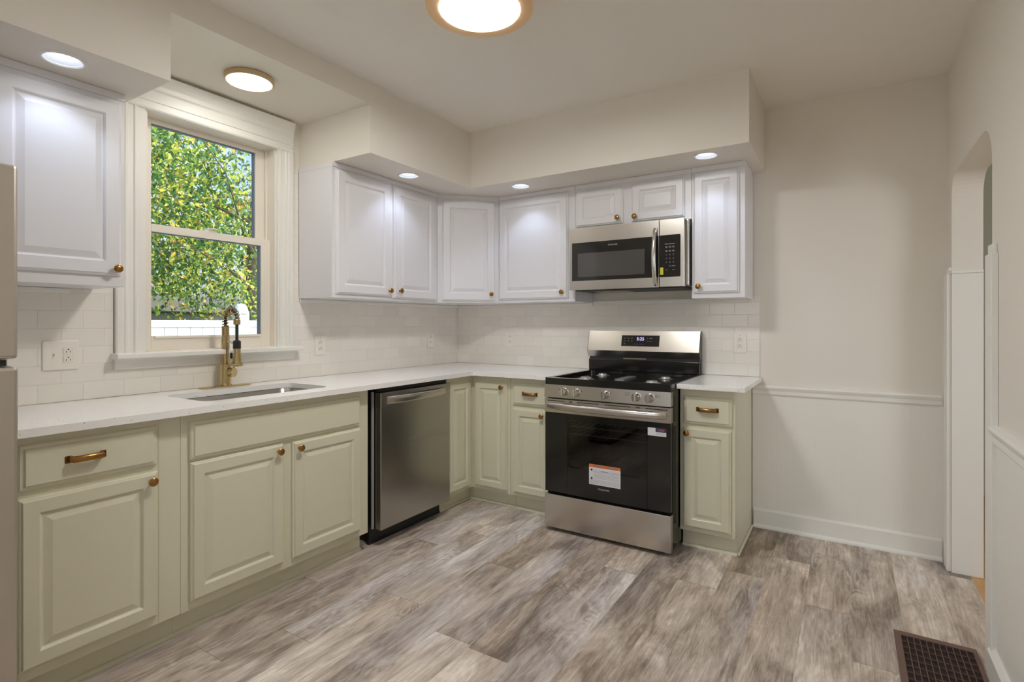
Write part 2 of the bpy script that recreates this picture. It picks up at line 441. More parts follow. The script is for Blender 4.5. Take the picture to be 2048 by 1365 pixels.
o = MB(); o.prism([(W-.006, 0), (W-.026, 0), (W-.026, .10), (W-.014, .115), (W-.006, .115)], YB+.001, -1.10, 'y'); struct(o.obj('baseboard_right', M['trim']))
# doorway casing: flat boards up to shoulder height with a stepped cap
door = bpy.data.objects.new('door_1', None); COL.objects.link(door); struct(door); door.location = (W, -.6, 0)
m = MB(); m.box(-.020, -.0005, -.53, -.43, 0, 1.487, .002); m.box(-.012, -.0005, -.515, -.43, 1.487, 1.522, .002); m.obj('casing', M['trim'], door)
m = MB(); m.box(-.020, -.0005, .45, .555, 0, 1.487, .002); m.box(-.012, -.0005, .45, .545, 1.487, 1.522, .002); m.obj('casing', M['trim'], door)
m = MB(); m.box(-.001, .1205, .442, .4502, 0, 1.49, .001); m.box(-.004, .1205, .436, .4502, 1.49, 1.505, .002); m.obj('jamb', M['trim'], door)
m = MB(); m.box(-.001, .1205, -.4302, -.422, 0, 1.49, .001); m.box(-.004, .1205, -.4302, -.416, 1.49, 1.505, .002); m.obj('jamb', M['trim'], door)

# ------------------------------------------------------------------ kitchen window
win = bpy.data.objects.new('window_1', None); COL.objects.link(win); struct(win); win.location = (0, -2.03, 0)
OY = 2.03
def wb(name, mat, boxes, bev=.0015, parent=win):
    m = MB()
    for x0, x1, y0, y1, z0, z1 in boxes: m.box(x0, x1, y0+OY, y1+OY, z0, z1, bev)
    return m.obj(name, mat, parent)
for y0, y1, s in ((-2.496, -2.372, 1), (-1.69, -1.592, -1)):
    a, b = (y0, y1) if s > 0 else (y1, y0)
    m = MB()
    prof = [(a, .0005), (a, .022), (a+s*.006, .026), (a+s*.026, .026), (a+s*.029, .019), (a+s*.034, .016), (a+s*.040, .021), (a+s*.047, .021), (a+s*.052, .016), (a+s*.072, .016), (a+s*.078, .021), (a+s*.086, .021), (a+s*.090, .014), (b, .014), (b, .0005)]
    m.prism([(x, y+OY) for y, x in prof], 1.108, 2.246, 'z'); m.obj('casing', M['trim'], win)
m = MB()
prof = [(.0005, 2.245), (.020, 2.245), (.024, 2.252), (.024, 2.262), (.016, 2.266), (.016, 2.285), (.021, 2.288), (.021, 2.335), (.027, 2.345), (.030, 2.365), (.040, 2.395), (.044, 2.415), (.0005, 2.415)]
m.loops([[(x, -2.496+OY, z) for x, z in prof], [(x, -1.592+OY, z) for x, z in prof]]); m.obj('head_casing', M['trim'], win)
wb('jamb', M['vinyl'], [(-.155, .0, WY0, WY0+.028, 1.085, WZ1), (-.155, 0, WY1-.024, WY1, 1.085, WZ1), (-.155, 0, WY0, WY1, WZ1-.018, WZ1), (-.155, 0, WY0, WY1, 1.085, 1.112), (-.078, -.070, WY1-.034, WY1-.024, 1.72, 2.244)])
up = wb('upper_sash', M['vinyl'], [(-.118, -.084, -2.357, -2.305, 1.690, 2.244), (-.118, -.084, -1.765, -1.700, 1.690, 2.244), (-.118, -.084, -2.305, -1.765, 2.218, 2.244), (-.118, -.084, -2.305, -1.765, 1.690, 1.728)])
lo = wb('lower_sash', M['vinyl'], [(-.078, -.044, -2.357, -2.322, 1.112, 1.722), (-.078, -.044, -1.755, -1.700, 1.112, 1.722), (-.078, -.044, -2.322, -1.755, 1.684, 1.722), (-.078, -.044, -2.322, -1.755, 1.112, 1.180), (-.044, -.036, -2.31, -1.765, 1.168, 1.180)])
wb('glass', M['pane'], [(-.103, -.099, -2.306, -1.764, 1.727, 2.219)], 0, up)
wb('glass', M['pane'], [(-.063, -.059, -2.323, -1.754, 1.179, 1.685)], 0, lo)
wb('gasket', M['gasket'], [(-.072, -.052, -1.764, -1.755, 1.180, 1.684), (-.072, -.052, -2.322, -1.764, 1.680, 1.684)], 0, lo)
wb('gasket', M['gasket'], [(-.112, -.092, -1.771, -1.765, 1.728, 2.218), (-.112, -.092, -2.305, -1.771, 2.213, 2.218)], 0, up)
m = MB(); m.box(-.070, -.044, -2.075+OY, -2.005+OY, 1.722, 1.730, .002); m.lathe([(.016, 0), (.016, .010), (.012, .013)], (-.056, -2.04+OY, 1.73), seg=16)
m.box(-.060, -.032, -2.048+OY, -2.006+OY, 1.735, 1.742, .002); m.obj('sash_lock', M['vinyl'], win)
wb('window_sill', M['trim'], [(-.03, .080, -2.512, -1.560, 1.083, 1.108)], .004)
m = MB(); prof = [(.0085, 1.034), (.020, 1.034), (.026, 1.040), (.032, 1.06), (.036, 1.083), (.0085, 1.083)]
m.loops([[(x, -2.50+OY, z) for x, z in prof], [(x, -1.588+OY, z) for x, z in prof]]); m.obj('apron', M['trim'], win)

# ------------------------------------------------------------------ cabinets
T = .020
def door_mesh(wd, h, frame=.052):
    m = MB()
    R = [(0, 0), (0, -.010), (.003, -.013), (.006, -.0135), (.010, -T), (frame-.002, -T), (frame+.002, -.0165), (frame+.006, -.011), (frame+.010, -.011), (frame+.032, -.0180)]
    m.loops([[(i, y, i), (wd-i, y, i), (wd-i, y, h-i), (i, y, h-i)] for i, y in R])
    return m
def slab_mesh(wd, h):
    R = [(0, 0), (0, -.009), (.004, -.013), (.012, -.0145), (.016, -T)]
    return MB().loops([[(i, y, i), (wd-i, y, i), (wd-i, y, h-i), (i, y, h-i)] for i, y in R])
def knob(parent, x, z, y=-T):
    m = MB(); m.lathe([(.0075, 0), (.0075, .003), (.005, .006), (.005, .013), (.010, .017), (.0155, .020), (.0160, .023), (.0125, .0265), (.006, .028)], (x, y, z), (0, -1, 0), 24)
    return m.obj('knob', M['copper'], parent)
def pull(parent, x, z, L=.114, y=-T):
    for q in (-1, 1):
        m = MB(); m.box(x+q*(L/2-.008)-.010, x+q*(L/2-.008)+.008, y-.0025, y, z-.012, z+.012, .001)
        m.lathe([(.0032, 0), (.0026, .0016)], (x+q*(L/2-.005), y-.0025, z), (0, -1, 0), 10)
        m.obj('pull_plate', M['copper_dark'], parent)
    a = L/2-.014; pts = []
    for k in range(5): pts.append((x-a-.001+.004*math.sin(PI/2*k/4), y-.001-.017*(k/4), z))
    pts += [(x-a+.008, y-.0215, z), (x+a-.008, y-.0215, z)]
    for k in range(5): pts.append((x+a+.001-.004*math.cos(PI/2*k/4), y-.018+.017*(k/4), z))
    return MB().tube(pts, .0112, 14, .0080, up=(0, 0, 1)).obj('pull', M['copper'], parent)
def add_door(root, x0, x1, z0, z1, face, mat, kn=None, frame=.052):
    d = door_mesh(x1-x0, z1-z0, frame).obj('door', mat, root); d.location = (x0, -face, z0)
    if kn: knob(d, kn[0]-x0, kn[1]-z0)
    return d
def add_drawer(root, x0, x1, z0, z1, face, mat, pl=None, name='drawer'):
    d = slab_mesh(x1-x0, z1-z0).obj(name, mat, root); d.location = (x0, -face, z0)
    if pl: pull(d, pl[0]-x0, pl[1]-z0)
    return d
FB, TB = .578, .515                      # base face frame depth, toe kick depth
ZC = .887                                # underside of the counter
GB, GU = 'sage green base cabinets', 'white wall cabinets'

def base(label, loc, rz, wd, hollow=False, left_open=0):
    r = thing('base_cabinet', label, 'cabinet', loc, rz, GB)
    m = MB()
    if hollow:
        m.box(0, .018, -FB+.02, -.012, .105, ZC); m.box(wd-.018, wd, -FB+.02, -.012, .105, ZC)
        m.box(.018, wd-.018, -FB+.02, -.012, .105, .123); m.box(.018, wd-.018, -.03, -.012, .123, ZC)
        m.box(0, .045, -FB, -FB+.02, .105, ZC); m.box(wd-.065, wd, -FB, -FB+.02, .105, ZC)
        m.box(.045, wd-.065, -FB, -FB+.02, .105, .150); m.box(.045, wd-.065, -FB, -FB+.02, .68, ZC)
        m.box(.42, .49, -FB, -FB+.02, .150, .68)
    else: m.box(0, wd, -FB, -.012, .105, ZC, .0012)
    m.box(0, wd, -TB, -.012, 0, .105)
    m.obj('body', M['sage'], r)
    MB().prism([(-TB, 0), (-TB-.014, 0), (-TB-.013, .006), (-TB-.008, .013), (-TB, .016)], 0, wd, 'x').obj('shoe_molding', M['sage'], r)
    return r
y0 = -3.025
r = base('sage base cabinet beside the refrigerator, drawer with copper pull above one door', (0, y0, 0), PI/2, .5305)
add_drawer(r, .045, .442, .712, .857, FB, M['sage'], (.219, .790))
add_door(r, .045, .444, .142, .686, FB, M['sage'], (.418, .656))
MB().box(.452, .454, -FB-.0015, -FB, .105, ZC).obj('stile_bead', M['sage'], r)
y0 = -2.494
r = base('wide sage base cabinet under the sink, false drawer front over two doors', (0, y0, 0), PI/2, .962, True)
add_drawer(r, .030, .899, .700, .852, FB, M['sage'], None, 'false_front')
add_door(r, .032, .442, .140, .690, FB, M['sage'], (.412, .660))
add_door(r, .490, .900, .140, .686, FB, M['sage'], (.520, .656))
# corner cabinet
r = thing('corner_base_cabinet', 'L-shaped sage corner base cabinet between dishwasher and drawer cabinet, two narrow doors', 'cabinet', (0, 0, 0), 0, GB)
m = MB()
m.prism([(.012, -.012), (.012, -.858), (FB, -.858), (FB, -FB), (.893, -FB), (.893, -.012)], .105, ZC)
m.prism([(.012, -.012), (.012, -.858), (TB, -.858), (TB, -TB), (.893, -TB), (.893, -.012)], 0, .105)
m.obj('body', M['sage'], r)
d = door_mesh(.236, .722, .046).obj('door', M['sage'], r); d.location = (FB, -.848, .128); d.rotation_euler = (0, 0, PI/2)
d = door_mesh(.264, .718, .046).obj('door', M['sage'], r); d.location = (.611, -FB, .128); knob(d, .229, .688)
MB().box(TB, TB+.013, -.858, -TB-.013, 0, .015, .003).obj('shoe_molding', M['sage'], r)
MB().box(TB, .893, -TB-.013, -TB, 0, .015, .003).obj('shoe_molding', M['sage'], r)
r = base('sage base cabinet just left of the stove, copper pull drawer over a door', (.895, 0, 0), 0, .338)
add_drawer(r, .025, .305, .706, .850, FB, M['sage'], (.158, .785), )
add_door(r, .025, .305, .130, .684, FB, M['sage'], (.250, .652), .048)
r = base('narrow sage base cabinet right of the stove at the end of the run', (2.003, 0, 0), 0, .285)
add_drawer(r, .022, .272, .695, .844, FB, M['sage'], (.150, .778))
add_door(r, .018, .266, .130, .673, FB, M['sage'], (.043, .646), .048)
MB().box(.285, .299, -TB-.013, -.036, 0, .016, .004).obj('shoe_molding', M['sage'], r)

FU = .305
ZB, ZT = 1.390, 2.138
def upper(label, loc, rz, wd, z0=ZB, side=None):
    r = thing('wall_cabinet', label, 'cabinet', (loc[0], loc[1], z0), rz, GU)
    m = MB(); m.box(0, wd, -FU, -.0095, 0, ZT-z0, .001)
    m.obj('body', M['white'], r)
    m = MB(); m.box(0, wd, -FU-.006, -.01, ZT-z0, SOF-.001-z0, .0015)
    m.obj('crown_strip', M['white'], r)
    return r
def U(r, x0, x1, z0, z1, k, zb=ZB, frame=.056): return add_door(r, x0, x1, z0-zb, z1-zb, FU, M['white'], (k[0], k[1]-zb), frame)
r = upper('white wall cabinet left of the window, above the refrigerator side', (0, -3.03), PI/2, .455)
U(r, .052, .438, 1.432, 2.122, (.418, 1.459))
r = upper('white two-door wall cabinet right of the window with exposed end panel', (0, -1.547), PI/2, .925)
U(r, .022, .450, 1.412, 2.124, (.430, 1.449)); U(r, .478, .886, 1.404, 2.128, (.522, 1.453))
# diagonal corner wall cabinet
r = thing('corner_wall_cabinet', 'white diagonal corner wall cabinet with one door facing the room', 'cabinet', (0, 0, ZB), 0, GU)
P = [(.0095, -.0095), (.0095, -.620), (FU, -.620), (.620, -FU), (.620, -.0095)]
MB().prism(P, 0, ZT-ZB).obj('body', M['white'], r)
P2 = [(.0095, -.0095), (.0095, -.620), (FU+.006, -.620), (.620, -FU-.006), (.620, -.0095)]
MB().prism(P2, ZT-ZB, SOF-.001-ZB).obj('crown_strip', M['white'], r)
d = door_mesh(.385, .722, .056).obj('door', M['white'], r)
c = Vector(((FU+.620)/2, -(FU+.620)/2)); ux = Vector((.7071, .7071))
d.location = (c.x-ux.x*.1925, c.y-ux.y*.1925, .014); d.rotation_euler = (0, 0, PI/4); knob(d, .352, .050)
r = upper('white single-door wall cabinet between the corner cabinet and the microwave', (.622, 0), 0, .614)
U(r, .010, .566, 1.412, 2.130, (.528, 1.455))
r = upper('short white two-door wall cabinet mounted above the microwave', (1.238, 0), 0, .761, 1.866)
U(r, .010, .336, 1.884, 2.124, (.307, 1.917), 1.866, .050); U(r, .395, .722, 1.884, 2.124, (.420, 1.912), 1.866, .050)
r = upper('tall narrow white wall cabinet right of the microwave', (2.001, 0), 0, .294)
U(r, .012, .264, 1.420, 2.130, (.044, 1.459), ZB, .050)

# ------------------------------------------------------------------ worktops
o = MB()
Lp = [(.001, -3.026), (.632, -3.026), (.632, -.668)]
for k in range(1, 5):
    t = k/4*PI/2; Lp.append((.658-.026*math.cos(t), -.668+.026*math.sin(t)))
Lp += [(1.238, -.642), (1.238, -.001), (.001, -.001)]
hole = rrect(.152, .512, -2.362, -1.722, .055)
o.holed(Lp, [hole], ZC, .9135)
tag(o.obj('worktop', M['quartz']), 'long L-shaped speckled white quartz worktop with the sink cut-out', 'worktop')
o = MB(); o.box(2.001, 2.346, -.646, -.001, ZC, .9135, .002)
tag(o.obj('worktop', M['quartz']), 'small square white quartz worktop right of the stove', 'worktop')

# ------------------------------------------------------------------ sink
r = thing('kitchen_sink', 'undermount stainless steel sink set in the worktop below the window', 'sink', (.332, -2.042, ZC))
def rr(d, z, rad): return [(x, y, z) for x, y in rrect(-.180-d, .180+d, -.320-d, .320+d, rad)]
m = MB(); L = [rr(.020, -.0015, .07), rr(.004, -.0015, .06), rr(0, -.006, .06), rr(-.004, -.16, .06), rr(-.012, -.178, .055), rr(-.03, -.185, .045), rr(-.06, -.186, .03)]
m.loops(L, False, True, True, True)
s = m.obj('bowl', M['steel_dark'], r, 50); md = s.modifiers.new('wall', 'SOLIDIFY'); md.thickness = .002; md.offset = 0
MB().lathe([(.042, -.1855), (.042, -.183), (.034, -.182), (.030, -.184), (.0, -.184)], seg=28).obj('drain', M['chrome'], r)

# ------------------------------------------------------------------ faucet
r = thing('kitchen_faucet', 'brushed brass spring-neck faucet with black hose standing behind the sink', 'faucet', (.062, -2.022, .9135))
m = MB(); m.prism(rrect(-.026, .026, -.128, .128, .012), 0, .007); m.obj('deck_plate', M['brass'], r)
m = MB(); m.lathe([(.030, .007), (.030, .014), (.0265, .017), (.0265, .118), (.0235, .120)], seg=32)
m.obj('body', M['brass'], r)
m = MB(); m.lathe([(.0195, .118), (.0195, .262), (.0182, .264), (.0182, .266), (.0178, .268), (.0178, .312), (.014, .314)], seg=28); m.obj('neck', M['brass'], r)
D = Vector((.100, .002, 0)); rad = D.length/2; dn = D.normalized()
path = []
for k in range(8): path.append(Vector((0, 0, .29+k*.007)))
zc = .346
for k in range(1, 25):
    t = PI*k/24; path.append(Vector((0, 0, zc))+dn*(rad-rad*math.cos(t))+Vector((0, 0, rad*1.02*math.sin(t))))
for k in range(1, 5): path.append(Vector(D)+Vector((0, 0, zc-.004*k)))
path2 = path+[Vector(D)+Vector((0, 0, .215))]
MB().tube(path2, .0075, 10).obj('hose', M['hose'], r)
# spring coil wound around the arch
cum = [0]
for a, b in zip(path, path[1:]): cum.append(cum[-1]+(b-a).length)
def at(sv):
    for i in range(len(cum)-1):
        if sv <= cum[i+1]:
            f = (sv-cum[i])/(cum[i+1]-cum[i]); return path[i].lerp(path[i+1], f), (path[i+1]-path[i]).normalized()
    return path[-1], (path[-1]-path[-2]).normalized()
S0, S1 = .016, cum[-1]; turns = 14; coil = []
side = dn.cross(Vector((0, 0, 1)))
for k in range(turns*14+1):
    f = k/(turns*14); p, tg = at(S0+(S1-S0)*f); n = side.cross(tg).normalized(); a = 2*PI*turns*f
    coil.append(p+(side*math.cos(a)+n*math.sin(a))*.0145)
MB().tube(coil, .0024, 6).obj('spring', M['brass'], r)
hx, hy = D.x, D.y
m = MB(); m.lathe([(.012, .320), (.0165, .324), (.0165, .346), (.012, .352)], (hx, hy, 0), seg=24); m.obj('collar', M['brass'], r)
m = MB(); m.lathe([(.0145, .212), (.0175, .210), (.0180, .195), (.0195, .140), (.0215, .132), (.030, .128), (.031, .119), (.029, .112), (.0, .112)], (hx, hy, 0), seg=28)
h = m.obj('spray_head', M['brass'], r)
MB().lathe([(.0183, .200), (.0188, .201), (.0183, .238), (.010, .243), (.0, .243)], (hx, hy, 0), seg=24).obj('sleeve', M['black_matte'], h)
MB().box(hx-.022, hx-.014, hy-.024, hy-.014, .150, .180, .002).obj('button', M['black_matte'], h)
MB().tube([(0, 0, .236), (hx*.85, hy*.85, .226)], .0045, 10).obj('holder_arm', M['chrome'], r)
ld = Vector((.93, .36, 0)).normalized()
m = MB(); m.lathe([(.016, .0), (.016, .030), (.0245, .032), (.0250, .050), (.0235, .052)], Vector((0, 0, .076)), ld, 28)
lv = m.obj('lever_hub', M['brass'], r)
b = Vector((0, 0, .097))+ld*.042; MB().tube([b, b+Vector((.012, .040, .045))], .003, 8).obj('lever', M['brass'], lv)

# ------------------------------------------------------------------ outlets
GO = 'white wall plates on the backsplash'
def receptacle(parent, x, z, y=-.0065):
    m = MB(); m.box(x-.0165, x+.0165, y-.0025, y, z-.0135, z+.0135, .002)
    q = m.obj('receptacle', M['plate'], parent)
    m = MB(); m.box(x-.0078, x-.0056, y-.0029, y-.002, z-.0075, z+.0010); m.box(x+.0056, x+.0078, y-.0029, y-.002, z-.0065, z+.0010)
    m.lathe([(.0026, 0), (.0026, .0006)], (x, y-.0023, z+.0072), (0, -1, 0), 12)
    m.obj('slot', M['slot'], q)
def outlet(label, loc, rz, wd=.078, ht=.122):
    r = thing('wall_outlet', label, 'outlet', loc, rz, GO)
    m = MB(); m.box(-wd/2, wd/2, -.0065, 0, -ht/2, ht/2, .003, 2); m.obj('cover_plate', M['plate'], r)
    receptacle(r, 0, .020); receptacle(r, 0, -.020)
    MB().lathe([(.0028, 0), (.0025, .001)], (0, -.0065, .047), (0, -1, 0), 10).obj('screw', M['print'], r)
    return r
o1 = outlet('white outlet on the tile just right of the window sill', (.0082, -1.396, 1.105), PI/2)
dup(o1, (.0082, -.357, 1.112), PI/2, 'white outlet on the left tile near the room corner, above the dishwasher end')
dup(o1, (.530, -.0082, 1.118), 0, 'white outlet on the back tile between the corner and the stove')
dup(o1, (2.221, -.0082, 1.119), 0, 'white outlet on the tile right of the stove, above the small worktop')
r = thing('wall_outlet', 'double white wall plate with toggle switch and outlet beside the refrigerator', 'outlet', (.0082, -2.689, 1.109), PI/2, GO)
m = MB(); m.box(-.061, .061, -.0065, 0, -.061, .061, .003, 2); m.obj('cover_plate', M['plate'], r)
receptacle(r, .024, .017); receptacle(r, .024, -.017)
MB().box(.0035, .0445, -.0072, -.006, -.034, .034, .0005).obj('receptacle_frame', M['plate'], r)
m = MB(); m.box(-.027, -.017, -.0072, -.006, -.012, .012); m.box(-.0255, -.0185, -.018, -.006, .0, .009, .001); m.obj('toggle_switch', M['plate'], r)

# ------------------------------------------------------------------ dishwasher
r = thing('dishwasher', 'stainless steel dishwasher between sink cabinet and corner cabinet', 'dishwasher', (0, -1.468, 0), PI/2)
box('tub', M['black_matte'], r, .004, .600, -.565, -.05, .10, .884)
m = MB(); m.box(0, .604, -.612, -.567, .098, .857, .004, 2); d = m.obj('door', M['steel_dark'], r)
m = MB(); m.box(.006, .598, -.585, -.566, .858, .880, .002); m.obj('control_strip', M['black_matte'], r)
pts = [(.045+.505*k/20, -.615-.030*math.sin(PI*k/20)**.7, .812) for k in range(21)]
MB().tube(pts, .021, 14, .006, up=(0, 0, 1)).obj('handle', M['steel'], d)
box('toe_kick', M['black_matte'], r, .0, .604, -.522, -.505, 0, .098)
box('seal_strip', M['print'], r, -.012, -.002, -.560, -.548, .10, .86)

# ------------------------------------------------------------------ stove
r = thing('stove', 'stainless steel freestanding gas stove with black glass oven door', 'stove', (1.241, 0, 0))
w_ = .757
m = MB()
m.box(0, .095, -.70, -.03, .03, .88); m.box(w_-.095, w_, -.70, -.03, .03, .88); m.box(.095, w_-.095, -.70, -.03, .03, .32)
m.box(.095, w_-.095, -.70, -.03, .735, .88); m.box(.095, w_-.095, -.20, -.03, .32, .735)
m.obj('body', M['black'], r)
m = MB(); m.box(.0955, .099, -.699, -.201, .3205, .7345); m.box(w_-.099, w_-.0955, -.699, -.201, .3205, .7345)
m.box(.099, w_-.099, -.699, -.201, .3205, .324); m.box(.099, w_-.099, -.699, -.201, .731, .7345); m.box(.099, w_-.099, -.2045, -.201, .324, .731)
m.obj('oven_liner', M['cavity'], r)
for x in (.04, w_-.04):
    MB().lathe([(.018, 0), (.018, .012), (.012, .014), (.012, .035)], (x, -.66, 0), seg=16).obj('foot', M['black_matte'], r)
    MB().lathe([(.018, 0), (.018, .012), (.012, .014), (.012, .035)], (x, -.08, 0), seg=16).obj('foot', M['black_matte'], r)
m = MB(); m.box(0, w_, -.744, -.701, .024, .222, .004, 2); dr = m.obj('storage_drawer', M['steel'], r)
# oven door
m = MB()
m.box(.002, .150, -.740, -.702, .236, .709, .002); m.box(.627, w_-.002, -.740, -.702, .236, .709, .002)
m.box(.150, .627, -.740, -.702, .236, .395); m.box(.150, .627, -.740, -.702, .668, .709)
dg = m.obj('oven_door', M['black'], r)
box('oven_window', M['oven_glass'], dg, .150, .627, -.7405, -.736, .395, .668)
m = MB(); m.box(0, w_, -.744, -.701, .7095, .793, .003); m.obj('door_top_rail', M['steel'], dg)
for a, b in ((.020, .135), (.163, .186), (.215, .350), (.385, .535), (.568, .590), (.620, .740)): box('vent_slot', M['slot'], dg, a, b, -.7445, -.743, .779, .7835)
pts = [(.026+.706*k/24, -.748-.036*math.sin(PI*k/24)**.6, .752-.002*k/24) for k in range(25)]
MB().tube(pts, .0185, 16, .010, up=(0, 0, 1)).obj('handle', M['steel'], dg)
text('logo', 'FRIGIDAIRE', .0135, M['print'], dg, (.3785, -.7407, .2975), (PI/2, 0, 0))
# stickers on the oven door
lb = box('warning_label', M['paper'], r, .289, .478, -.7412, -.7406, .320, .436)
box('label_header', M['orange'], lb, .289, .478, -.7416, -.7410, .419, .436)
m = MB()
m.box(.315, .462, -.7419, -.7415, .4245, .4300)
for zz in (.4020, .3960, .3900, .3800, .3740, .3660, .3590): m.box(.318, .470, -.7415, -.7411, zz, zz+.0011)
m.obj('label_print', M['ink'], lb)
m = MB()
for zz in (.347, .341, .335, .329): m.box(.294, .472, -.7415, -.7411, zz, zz+.001)
m.box(.365, .405, -.7415, -.7411, .3995, .402)
m.obj('label_print', M['ink'], lb)
for zz in (.404, .356):
    m = MB(); m.prism([(.305, zz-.008), (.312, zz), (.305, zz+.008), (.298, zz)], -.7416, -.7411, 'y'); m.obj('label_symbol', M['ink_dark'], lb)
lb = box('energy_label', M['paper'], r, .632, .732, -.7412, -.7406, .638, .681)
box('label_panel', M['navy'], lb, .675, .732, -.7416, -.7411, .660, .681)
m = MB(); m.box(.688, .722, -.7419, -.7415, .672, .674); m.box(.692, .720, -.7419, -.7415, .6665, .6685); m.obj('label_print', M['orange'], lb)
m = MB()
for zz in (.654, .650, .646): m.box(.678, .725, -.7415, -.7411, zz, zz+.001)
m.obj('label_print', M['ink'], lb)
# control panel and knobs
m = MB(); m.loops([[(0, -.702, .800), (0, -.746, .800), (0, -.741, .8765), (0, -.702, .8765)], [(w_, -.702, .800), (w_, -.746, .800), (w_, -.741, .8765), (w_, -.702, .8765)]])
cp = m.obj('control_panel', M['steel'], r)
for x in (.130, .208, .388, .568, .643):
    m = MB(); m.lathe([(.0235, -.003), (.0235, .004), (.0215, .007), (.0205, .024), (.0185, .027), (.0, .027)], (x, -.744, .840), (0, -1, 0), 28)
    m.box(x-.006, x+.006, -.784, -.765, .816, .864, .003)
    m.obj('knob', M['chrome'], cp)
for x in (.098, .240, .418, .675): box('panel_print', M['ink_dark'], cp, x, x+.006, -.7448, -.743, .846, .851)
for x in (.505, .672):
    for zz in (.858, .848): box('panel_print', M['ink_dark'], cp, x, x+.030, -.7445, -.743, zz, zz+.0012)
# cooktop: raised rim around a sunken black well
m = MB()
ro = rrect(0, w_, -.742, -.045, .012, 3); ri = rrect(.030, w_-.030, -.705, -.125, .03, 5)
m.holed(ro, [ri], .878, .9165)
for f in m.bm.faces: f.smooth = False
ct = m.obj('cooktop', M['black'], r)
box('well', M['black'], ct, .028, w_-.028, -.707, -.123, .8795, .896)
for bx, by, br in ((.17, -.52, .036), (.17, -.25, .030), (w_-.17, -.52, .034), (w_-.17, -.25, .030)):
    m = MB(); m.lathe([(br+.014, .896), (br+.010, .898), (br, .8985), (br-.003, .908), (br-.008, .910), (.0, .9105)], (bx, by, 0), seg=28)
    bn = m.obj('burner', M['alu'], ct)
m = MB(); m.prism(rrect(w_/2-.028, w_/2+.028, -.52, -.25, .028, 6), .896, .904); m.obj('burner', M['alu'], ct)
# backguard
m = MB(); prof = [(-.030, .9165), (-.030, 1.190), (-.078, 1.190), (-.114, 1.056), (-.090, 1.012), (-.060, 1.012), (-.060, .9165)]
m.loops([[(0, y, z) for y, z in prof], [(w_, y, z) for y, z in prof]]); bg = m.obj('backguard', M['steel'], r)
for x0, x1 in ((-.002, .0005), (w_-.0005, w_+.002)):
    m = MB(); m.loops([[(x0, y, z) for y, z in prof], [(x1, y, z) for y, z in prof]]); m.obj('end_cap', M['black'], bg)
m = MB(); m.box(.002, w_-.002, -.098, -.0605, .9167, .994, .003); m.obj('riser', M['black'], r)
box('backguard_gap', M['black_matte'], r, .004, w_-.004, -.086, -.0605, .994, 1.0115)
box('vent_bracket', M['steel_dark'], r, .25, .41, -.0885, -.0855, .998, 1.008, .001)
th = math.atan2(.114-.078, 1.190-1.056)
def on_guard(x, f, d=0.0):               # a point on the sloping face, f from 0 (bottom) to 1 (top)
    y = -.114+(.114-.078)*f; z = 1.056+.134*f
    return Vector((x, y-d*math.cos(th), z+d*math.sin(th)*0+d*math.sin(th)))
m = MB()
a, b = .243, .502
q = [on_guard(a, .24, .001), on_guard(b, .24, .001), on_guard(b, .78, .001), on_guard(a, .78, .001)]
q0 = [p+Vector((0, .004, 0)) for p in q]
m.loops([q0, q]); dp = m.obj('display', M['mw_glass'], r)
rot = (PI/2-th, 0, 0)
text('clock', '5:25', .030, M['led'], dp, on_guard(.374, .60, .0016), rot)
m = MB()
def mark(x, f, wd=.010, hh=.03):
    qq = [on_guard(x, f, .0014), on_guard(x+wd, f, .0014), on_guard(x+wd, f+hh, .0014), on_guard(x, f+hh, .0014)]
    m.loops([[p+Vector((0, .0006, 0)) for p in qq], qq])
for f in (.62, .48): 
    for x in (.262, .286, .310): mark(x, f)
for x in (.335, .352, .372, .390): mark(x, .33, .006, .03)
for f in (.62, .48): mark(.420, f, .005, .03)
mark(.434, .62, .022); mark(.434, .48, .016, .015); mark(.262, .34, .008)
m.obj('display_print', M['ink'], dp)
# oven racks
for zz in (.445+.14, .445+.185):
    m = MB()
    for y in (-.69, -.22): m.tube([(.10, y, zz), (w_-.10, y, zz)], .0035, 6)
    for k in range(13): x = .12+.043*k; m.tube([(x, -.69, zz), (x, -.22, zz)], .0018, 6)
    m.obj('oven_rack', M['rack'], r)

# ------------------------------------------------------------------ microwave
r = thing('microwave', 'stainless steel over-the-range microwave with black glass door', 'microwave', (1.2365, 0, 1.460))
mw, mh = .742, .402
m = MB(); m.box(.002, mw+.016, -.352, -.0095, .006, mh-.001, .003); m.obj('case', M['steel_dark'], r)
m = MB(); m.box(.02, mw-.02, -.34, -.03, -.004, .006); m.obj('grease_filter', M['black_matte'], r)
MB().box(.10, .33, -.22, -.08, -.008, -.004).obj('light_cover', M['print'], r)
def frame(m, x0, x1, z0, z1, a0, a1, c0, c1, y0, y1):
    m.box(x0, a0, y0, y1, z0, z1); m.box(a1, x1, y0, y1, z0, z1); m.box(a0, a1, y0, y1, z0, c0); m.box(a0, a1, y0, y1, c1, z1)
m = MB(); frame(m, 0, .592, 0, mh, .018, .590, .058, .306, -.392, -.354); d = m.obj('door', M['steel'], r)
box('door_glass', M['mw_glass'], d, .018, .590, -.3925, -.356, .058, .306)
box('window_screen', M['mw_screen'], d, .060, .505, -.3929, -.3924, .083, .236)
text('logo', 'FRIGIDAIRE', .0125, M['print'], d, (.300, -.3927, .278), (PI/2, 0, 0))
pts = [(.572, -.394-.040*math.sin(PI*k/20)**.65, .012+.340*k/20) for k in range(21)]
MB().tube(pts, .0125, 14, .008, up=(1, 0, 0)).obj('handle', M['chrome'], d)
m = MB(); m.box(.595, mw, -.392, -.354, 0, mh, .002); cpn = m.obj('control_panel', M['steel'], r)
m = MB(); m.prism(rrect(.597, .720, .058, .308, .006, 3), -.3926, -.390, 'y'); kp = m.obj('keypad', M['mw_glass'], r)
